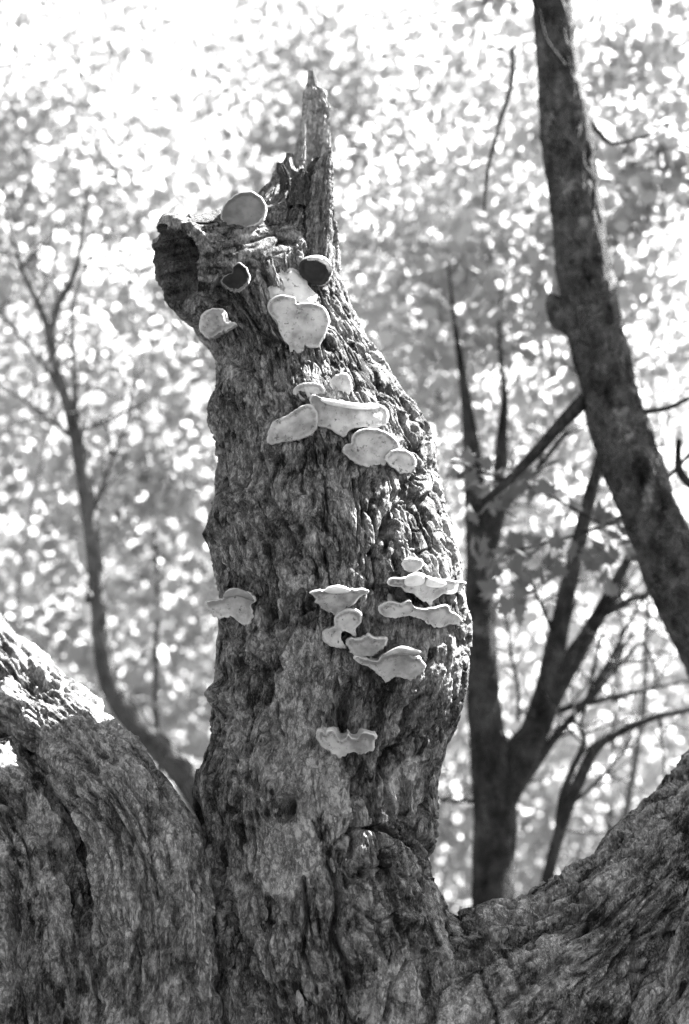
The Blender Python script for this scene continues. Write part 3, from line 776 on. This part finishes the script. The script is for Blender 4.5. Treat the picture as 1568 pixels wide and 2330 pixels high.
fungus(z3([(770,340),(790,310),(840,292),(890,310),(895,350),(870,380),(868,420),(840,400),(810,395),(800,430),(825,470),(780,468),(735,450),(716,420),(725,390),(770,375)]),
       'hook shaped pale fungus curling around a dark gap under the boat shaped one', M_PORE, k=.5, off=.035, hug=.8, wob=.7, seed=18)
fungus(z3([(836,460),(850,435),(905,435),(930,415),(970,430),(1020,435),(1010,470),(960,510),(920,520),(870,510)]),
       'upper pale lobe of the stepped pair right of the hooked fungus', M_PORE4, k=.7, off=.04, hug=.8, wob=1.7, seed=19)
fungus(z3([(875,520),(930,535),(980,545),(1000,525),(1060,505),(1130,505),(1150,525),(1180,530),(1210,570),(1180,610),(1130,635),(1070,620),(1030,642),(1000,620),(960,580),(890,550)]),
       'lower ragged pale plate of the stepped pair, cracked across', M_PORE, k=.7, off=.035, hug=.8, wob=1.7, seed=20, lobes=[(z3([(1000,525),(1040,492),(1100,468),(1165,482),(1195,497),(1150,512),(1060,510)]), M_CAP, .0)])
fungus(z3([(690,905),(705,893),(728,905),(742,888),(765,892),(782,918),(800,935),(822,928),(836,910),(858,926),(885,922),(900,905),(930,897),(965,915),(960,940),(945,985),(890,1000),(850,990),(800,1015),(765,1000),(720,970),(700,945)]),
       'lowest pale shelf fungus with dark broken upper edge', M_PORE, k=.8, off=.035, hug=.8, wob=1.7, seed=21)

# ================================================================== FOREST BEHIND
def stem(root, name, pts, mat, nc=24, per=26, amp=.8, parent=None):
    a = np.array(pts, float)
    P = W(a[:, 0], a[:, 1], a[:, 2]); r = a[:, 3] * mpp(a[:, 0], a[:, 1], a[:, 2])
    n = max(12, per * (len(pts) - 1))
    Q = resample(np.concatenate([P, r[:, None]], 1), n)
    def dsp(c):
        k = np.clip(Q[:, 3] / .08, .15, 1.4)[:, None]
        x, y, z = c['P'][..., 0], c['P'][..., 1], c['P'][..., 2]
        d = k * amp * (.012 * fbm(x * 5, y * 5, z * 4, 3) + .006 * (1 - 2 * np.abs(perlin(c['s'] * 30, c['t'] * 7, 1.0))) + .004 * fbm(c['s'] * 60, c['t'] * 40, 2.0, 2))
        return d, .16 * fbm(x * 7, y * 7, z * 5, 3) + .16 * fbm(x * 18, y * 18, z * 11, 3)
    return tube(name, Q[:, :3], np.maximum(Q[:, 3], .002), nc, dsp, mat, root, 1.0, b=.0)

def twigs(root, src, n, mat, seed, lo=60, hi=230, up=.7):
    r_ = np.random.default_rng(seed)
    for _ in range(n):
        p = src[r_.integers(len(src))]
        i = r_.integers(1, len(p)); f = r_.random()
        a = np.array(p[i - 1]) * (1 - f) + np.array(p[i]) * f
        L_ = r_.uniform(lo, hi); ang = r_.normal(-math.pi / 2 * up, .8)
        pts = [(a[0], a[1], a[2], min(a[3] * .6, 3.2))]
        x, y, z = a[:3]
        for q in range(1, 6):
            ang += r_.normal(0, .33)
            x += math.cos(ang) * L_ / 5; y += math.sin(ang) * L_ / 5; z += r_.normal(0, .05)
            pts.append((x, y, z, max(.7, min(a[3] * .6, 3.2) * (1 - q / 5.5))))
        stem(root, 'twig', pts, mat, 6, 4, .3)

def leaves_mesh(cen, size, up=.35, tone=(.7, 1.25), rg=rng):
    n = len(cen)
    nrm = rg.normal(size=(n, 3)); nrm[:, 2] += up * 3 * rg.random(n); nrm /= np.linalg.norm(nrm, axis=1)[:, None]
    t = rg.normal(size=(n, 3)); t -= (t * nrm).sum(1)[:, None] * nrm; t /= np.linalg.norm(t, axis=1)[:, None]
    b = np.cross(nrm, t)
    s = (size * rg.uniform(.65, 1.3, n))[:, None]
    # six-cornered leaf with a folded midrib
    base = cen - t * s * .5; tip = cen + t * s * .55
    m = -nrm * s * .08
    l1 = cen - t * s * .22 + b * s * .42; l2 = cen + t * s * .15 + b * s * .46
    r1 = cen - t * s * .22 - b * s * .42; r2 = cen + t * s * .15 - b * s * .46
    V = np.stack([base + m, l1, l2, tip + m, r2, r1], 1).reshape(-1, 3)
    i = np.arange(n) * 6
    F = np.concatenate([np.stack([i, i + 3, i + 2, i + 1], 1), np.stack([i, i + 5, i + 4, i + 3], 1)])
    tn = np.repeat(rg.uniform(tone[0], tone[1], n), 6)
    return V, F, tn

def crown(root, clusters, size, mat=None, tone=(.7, 1.25), name='crown', up=.35):
    """clusters: list of (centre, radius xyz, count)"""
    cs = []
    for c, r, n in clusters:
        g = rng.normal(size=(n, 3)); g /= np.linalg.norm(g, axis=1)[:, None]
        rad = rng.random(n) ** (1 / 2.2)
        cs.append(np.asarray(c) + g * rad[:, None] * np.asarray(r))
    cen = np.concatenate(cs)
    cen = cen[cen[:, 2] > .1]
    lam = cen[:, 0] / SUN[0]                      # where this leaf's shadow crosses the plane of the old tree
    sy, sz = cen[:, 1] - SUN[1] * lam, cen[:, 2] - SUN[2] * lam
    gap = (lam > .8) & (sy > -.5) & (sy < 1.2) & (sz > 1.42) & (sz < 4.8)
    cen = cen[~gap]
    V, F, tn = leaves_mesh(cen, size, up, tone)
    o = mesh_np(name, V, F, mat or M_LEAF, root, False, tn)
    o['kind'] = 'stuff'
    return o

def scatter(box, Y0, Y1, n, rad, cnt, hole=True, rg=rng):
    """leaf clusters through a stretch of wood; box in photo pixels"""
    out = []
    for _ in range(n):
        px = rg.uniform(box[0], box[2]); py = rg.uniform(box[1], box[3]); Y = rg.uniform(Y0, Y1)
        if hole:
            u, v = rot_uv(px, py, 440, 200, 90, 230, -35)
            if u * u + v * v < 1 and rg.random() < .93: continue
        c = W(px, py, Y)
        if c[2] < .3: continue
        r = rad * rg.uniform(.5, 1.3)
        out.append((c, (r * 1.2, r * 1.1, r * .6), int(cnt * rg.uniform(.5, 1.4))))
    return out

# --- slender forked tree on the left
t1 = tag(empty('slender_tree'), 'slender pale forked tree rising behind the left limb', 'tree')
Y = 4.4
BR1 = []
stem(t1, 'trunk', [(640, 3000, Y, 40), (600, 2400, Y, 34), (520, 1930, Y, 31), (420, 1755, Y, 30), (300, 1640, Y, 27), (243, 1560, Y, 22), (228, 1420, Y, 19), (215, 1260, Y, 18), (198, 1130, Y, 17), (178, 1010, Y, 17), (163, 935, Y, 16)], M_FARB2, 40)
for pts in [[(163, 950, Y, 13), (140, 880, Y, 10), (118, 790, Y, 10), (100, 715, Y, 8), (60, 640, Y, 6), (30, 545, Y, 4), (10, 470, Y, 3)],
            [(118, 770, Y, 9), (130, 690, Y, 8), (160, 650, Y, 7), (180, 590, Y, 7), (192, 500, Y, 5), (205, 420, Y, 4)],
            [(170, 945, Y, 8), (172, 860, Y, 6), (165, 770, Y, 6), (165, 690, Y, 5), (200, 590, Y, 3), (260, 520, Y, 2)],
            [(145, 900, Y, 6), (100, 830, Y, 4), (40, 760, Y, 4), (-20, 690, Y, 3)], [(158, 990, Y, 5), (110, 950, Y, 4), (40, 900, Y, 3), (-20, 870, Y, 3)],
            [(215, 1160, Y, 5), (250, 1060, Y, 4), (290, 960, Y, 3), (310, 830, Y, 2)], [(180, 985, Y, 4), (230, 960, Y, 3), (300, 930, Y, 2)]]:
    stem(t1, 'branch', pts, M_FARB2, 12, 14); BR1.append(pts)
twigs(t1, BR1, 45, M_FARB2, 4)
for (x, y) in ((205, 1355), (232, 1405)):
    stem(t1, 'knot', [(x - 8 if x < 220 else x + 8, y + 14, Y - .03, 6), (x, y, Y - .06, 9), (x + (-6 if x < 220 else 6), y - 8, Y - .08, 5)], M_FARB2, 12, 8)
crown(t1, scatter((-250, -50, 560, 1300), Y + .25, Y + 2.2, 38, .42, 70), .08)

# --- dark leaning tree on the right
t2 = tag(empty('leaning_tree'), 'dark thick tree leaning across the upper right corner', 'tree')
Y = 2.1
stem(t2, 'trunk', [(2050, 2750, Y, 115), (1920, 2150, Y, 98), (1720, 1680, Y, 80), (1612, 1450, Y, 70), (1545, 1318, Y, 66), (1488, 1185, Y, 63), (1428, 1032, Y, 61), (1398, 929, Y, 60), (1364, 807, Y, 60), (1337, 666, Y, 59), (1318, 525, Y, 55), (1294, 363, Y, 54), (1277, 202, Y, 47), (1258, 20, Y, 43), (1240, -160, Y, 41), (1200, -500, Y, 36), (1180, -900, Y, 25)], M_LEAN, 100, 24, 1.6)
stem(t2, 'burl', [(1320, 770, Y - .02, 10), (1285, 725, Y - .04, 34), (1262, 692, Y - .03, 24), (1252, 672, Y, 8)], M_LEAN, 28, 14)
for pts in [[(1330, 265, Y, 12), (1352, 290, Y, 6), (1390, 330, Y, 4), (1440, 318, Y, 3), (1500, 300, Y, 2)],
            [(1335, 905, Y, 18), (1280, 960, Y, 14), (1210, 1040, Y, 12), (1150, 1100, Y, 10), (1090, 1150, Y, 7)],
            [(1568, 1330, Y, 14), (1640, 1150, Y, 14), (1540, 1080, Y, 9), (1545, 1000, Y, 6)],
            [(1440, 940, Y, 7), (1520, 930, Y, 5), (1620, 880, Y, 4)],
            [(1165, 110, Y + .3, 5), (1168, 180, Y + .3, 5), (1140, 270, Y + .3, 4), (1110, 380, Y + .3, 4), (1102, 480, Y + .3, 3)],
            [(1285, 150, Y - .2, 5), (1240, 90, Y - .25, 4), (1225, 20, Y - .3, 3)]]:
    stem(t2, 'branch', pts, M_FARB, 16, 14)
crown(t2, scatter((820, -400, 1900, 900), Y + 1.3, Y + 3.5, 80, .46, 105) +
      [((3.3, 1.2, 4.75), (.75, .8, .5), 1800), ((2.8, .85, 5.0), (.7, .6, .45), 1500), ((2.9, 3.1, 5.4), (.9, .8, .6), 1400)], .088)  # last three clusters: unseen foliage added to shade right limb, burl and bough

# --- many-stemmed tree right of the trunk
t3 = tag(empty('forked_tree'), 'dark many stemmed tree standing just right of the old trunk', 'tree')
Y = 3.9
BR3 = []
stem(t3, 'trunk', [(1105, 3000, Y, 62), (1115, 2500, Y, 52), (1122, 2100, Y, 47), (1122, 1950, Y, 46), (1130, 1830, Y, 50), (1110, 1700, Y, 42), (1098, 1560, Y, 36), (1090, 1400, Y, 34), (1092, 1280, Y, 32), (1085, 1150, Y, 26), (1075, 1040, Y, 20), (1060, 900, Y, 11), (1035, 740, Y, 5), (1020, 600, Y, 2)], M_FARB, 50)
for pts in [[(1098, 1290, Y, 20), (1125, 1200, Y, 21), (1140, 1110, Y, 18), (1140, 1020, Y, 14), (1150, 900, Y, 7), (1135, 780, Y, 4), (1140, 660, Y, 2)],
            [(1120, 1880, Y, 30), (1160, 1790, Y, 32), (1205, 1690, Y, 32), (1240, 1600, Y, 30), (1262, 1480, Y, 24), (1285, 1370, Y, 20), (1315, 1240, Y, 17), (1345, 1120, Y, 15), (1368, 1040, Y, 13), (1400, 900, Y, 9)],
            [(1225, 1640, Y, 26), (1285, 1530, Y, 24), (1345, 1430, Y, 18), (1400, 1330, Y, 14), (1440, 1250, Y, 8)],
            [(1360, 1405, Y, 9), (1420, 1370, Y, 7), (1490, 1345, Y, 5)],
            [(1135, 1730, Y, 14), (1165, 1690, Y, 10), (1210, 1640, Y, 9), (1290, 1610, Y, 7), (1420, 1580, Y, 5), (1580, 1545, Y, 3)],
            [(1180, 1790, Y, 14), (1260, 1680, Y, 9), (1330, 1600, Y, 7), (1390, 1520, Y, 5), (1440, 1440, Y, 3)],
            [(1145, 1140, Y, 8), (1230, 1060, Y, 6), (1290, 980, Y, 5)], [(1275, 1480, Y, 5), (1200, 1300, Y, 4), (1260, 1290, Y, 3)],
            [(1180, 1640, Y, 4), (1180, 1560, Y, 4), (1160, 1480, Y, 3), (1155, 1400, Y, 2)], [(1085, 1822, Y, 6), (1050, 1822, Y, 4), (1000, 1820, Y, 3)]]:
    stem(t3, 'branch', pts, M_FARB, 18, 14); BR3.append(pts)
twigs(t3, BR3, 60, M_FARB, 5)
crown(t3, scatter((900, 500, 1500, 1250), Y + .3, Y + 1.8, 22, .36, 80), .08)

# --- thin double stem low on the right
t4 = tag(empty('thin_tree'), 'thin dark twin stemmed sapling above the right limb', 'tree')
Y = 3.4
BR4 = []
stem(t4, 'trunk', [(1190, 2900, Y, 22), (1215, 2300, Y, 16), (1235, 2040, Y, 13), (1262, 1930, Y, 13), (1290, 1840, Y, 13), (1335, 1740, Y, 12), (1352, 1690, Y, 12), (1410, 1665, Y, 9), (1480, 1630, Y, 7), (1590, 1610, Y, 6)], M_FARB, 24)
for pts in [[(1268, 1900, Y, 8), (1278, 1810, Y, 8), (1310, 1730, Y, 7), (1335, 1690, Y, 6), (1320, 1640, Y, 4), (1345, 1560, Y, 3), (1370, 1440, Y, 3)],
            [(1300, 1830, Y, 5), (1380, 1760, Y, 3), (1440, 1680, Y, 2)], [(1350, 1560, Y, 5), (1390, 1500, Y, 4), (1440, 1400, Y, 3), (1480, 1340, Y, 2)],
            [(1340, 1600, Y, 3), (1420, 1500, Y, 3), (1470, 1450, Y, 2), (1500, 1560, Y, 2)], [(1500, 1630, Y, 3), (1510, 1720, Y, 2), (1515, 1800, Y, 2)]]:
    stem(t4, 'branch', pts, M_FARB, 10, 12); BR4.append(pts)

twigs(t4, BR4, 40, M_FARB, 6, 50, 200)

# --- hanging maple bough, leaves one by one
bough = tag(empty('maple_bough'), 'bough of broad grey maple leaves hanging between trunk and leaning tree', 'bough')
Y = 2.2
stem(bough, 'branch', [(1900, 700, Y + .6, 6), (1600, 1000, Y + .3, 5), (1480, 1130, Y + .1, 4), (1380, 1200, Y, 4), (1260, 1230, Y, 3), (1150, 1260, Y, 2)], M_FARB, 10, 12)
stem(bough, 'branch', [(1380, 1200, Y, 3), (1240, 1120, Y, 3), (1120, 1080, Y, 2), (1030, 1050, Y, 2)], M_FARB, 10, 12)
LOBES = [(0, -.5), (.10, -.34), (.42, -.40), (.36, -.22), (.62, -.05), (.42, .02), (.52, .30), (.26, .18), (.20, .34), (0, .66)]
out = LOBES + [(-x, y) for x, y in LOBES[-2:0:-1]]
lv = [(0, 0, .03)] + [(x, y, -.10 * abs(x)) for x, y in out]
lm = bpy.data.meshes.new('leaf'); m_ = len(out)
lm.from_pydata(lv, [], [(0, 1 + i, 1 + (i + 1) % m_) for i in range(m_)]); lm.update()
at = lm.attributes.new('tone', 'FLOAT', 'POINT'); at.data.foreach_set('value', np.full(m_ + 1, 1.0, np.float32))
lm.materials.append(M_LEAF_N)
lr = np.random.default_rng(21)
def put_leaf(px, py, Yd, size):
    o = bpy.data.objects.new('leaf', lm); COL.objects.link(o); o.parent = bough
    o.location = W(px, py, Yd); o.scale = (size,) * 3
    o.rotation_euler = (math.radians(lr.normal(50, 30)), math.radians(lr.normal(0, 25)), lr.uniform(-2.6, 2.6))
for cx, cy, rx, ry, n in [(1060, 1060, 55, 45, 12), (1130, 1120, 70, 60, 18), (1230, 1080, 60, 50, 10), (1110, 1260, 60, 60, 16), (1190, 1310, 70, 40, 14), (1270, 1250, 70, 70, 14), (1380, 1210, 60, 60, 18), (1340, 1290, 70, 50, 8), (1150, 1380, 40, 30, 5)]:
    for _ in range(n):
        put_leaf(lr.normal(cx, rx * .6), lr.normal(cy, ry * .6), Y + lr.uniform(-.25, .35), lr.uniform(.075, .115))

# --- further trees
def far_tree(name, label, base_px, Y, lean, rpx, boxc, n, rad, cnt, size):
    t = tag(empty(name), label, 'tree', 'trees of the wood behind')
    q = np.random.default_rng(int(base_px)).normal(0, 22, 8)
    pts = [(base_px - lean * 1.5 + lean * 3.2 * f + q[i], 2600 - 2300 * f, Y, rpx * (1.15 - f)) for i, f in enumerate(np.linspace(0, 1, 8))]
    stem(t, 'trunk', pts, M_FARB2, 16, 12)
    crown(t, scatter(boxc, Y - 1.5, Y + 2, n, rad, cnt), size)
far_tree('leafy_tree', 'pale blurred leafy tree filling the gap left of the trunk', 350, 8.0, -60, 9, (-200, 500, 700, 1750), 60, 1.0, 75, .105)
far_tree('leafy_tree', 'dense grey leafy tree behind the splintered top', 960, 8.5, 60, 12, (560, -300, 1250, 1000), 110, 1.0, 110, .105)
far_tree('leafy_tree', 'bright leafy tree seen behind the leaning dark trunk', 1480, 9.0, 80, 10, (1200, -300, 1900, 1400), 95, 1.0, 110, .105)
far_tree('leafy_tree', 'faint leafy tree at the upper left corner', 60, 9.5, 40, 9, (-400, -300, 400, 700), 170, 1.0, 110, .105)
far_tree('leafy_tree', 'pale low tree behind the twin stemmed sapling', 1420, 11.0, 40, 9, (950, 1200, 1800, 2100), 80, 1.0, 90, .11)

# --- distant wood, read as one mass of leaves
cl = scatter((800, 1150, 1900, 2250), 12, 20, 70, 1.5, 80) + scatter((-300, 1000, 700, 2000), 12, 20, 40, 1.5, 70) + scatter((-700, -700, 2300, 2250), 16, 34, 760, 2.5, 75)
V, F, tn = None, None, None
fw = crown(None, cl, .24, name='distant_wood')
tag(fw, kind='stuff')


# --- the wood goes on beside and behind the photographer
ring = []
for i in range(260):
    a = rng.uniform(math.radians(140), math.radians(400)); r = rng.uniform(8, 17)
    x, y = r * math.cos(a) * 1.0, -3 + r * math.sin(a)
    if y > 3 and abs(x) < 9: continue
    ring.append(((x, y, rng.uniform(.3, 8.5)), (1.3, 1.3, .9), 90))
tag(crown(None, ring, .34, name='surrounding_wood'), kind='stuff')

# ------------------------------------------------------------------ every Empty to the base of its thing
for r in [o for o in COL.objects if o.type == 'EMPTY']:
    lows = []
    for c in r.children:
        co = np.array([v[:] for v in c.bound_box]) * np.array(c.scale) + np.array(c.location)
        lows.append((co[:, 2].min(), co[:, 0].mean(), co[:, 1].mean()))
    z, x, y = min(lows)
    b = Vector((x, y, z))
    r.location = b
    for c in r.children: c.location = c.location - b
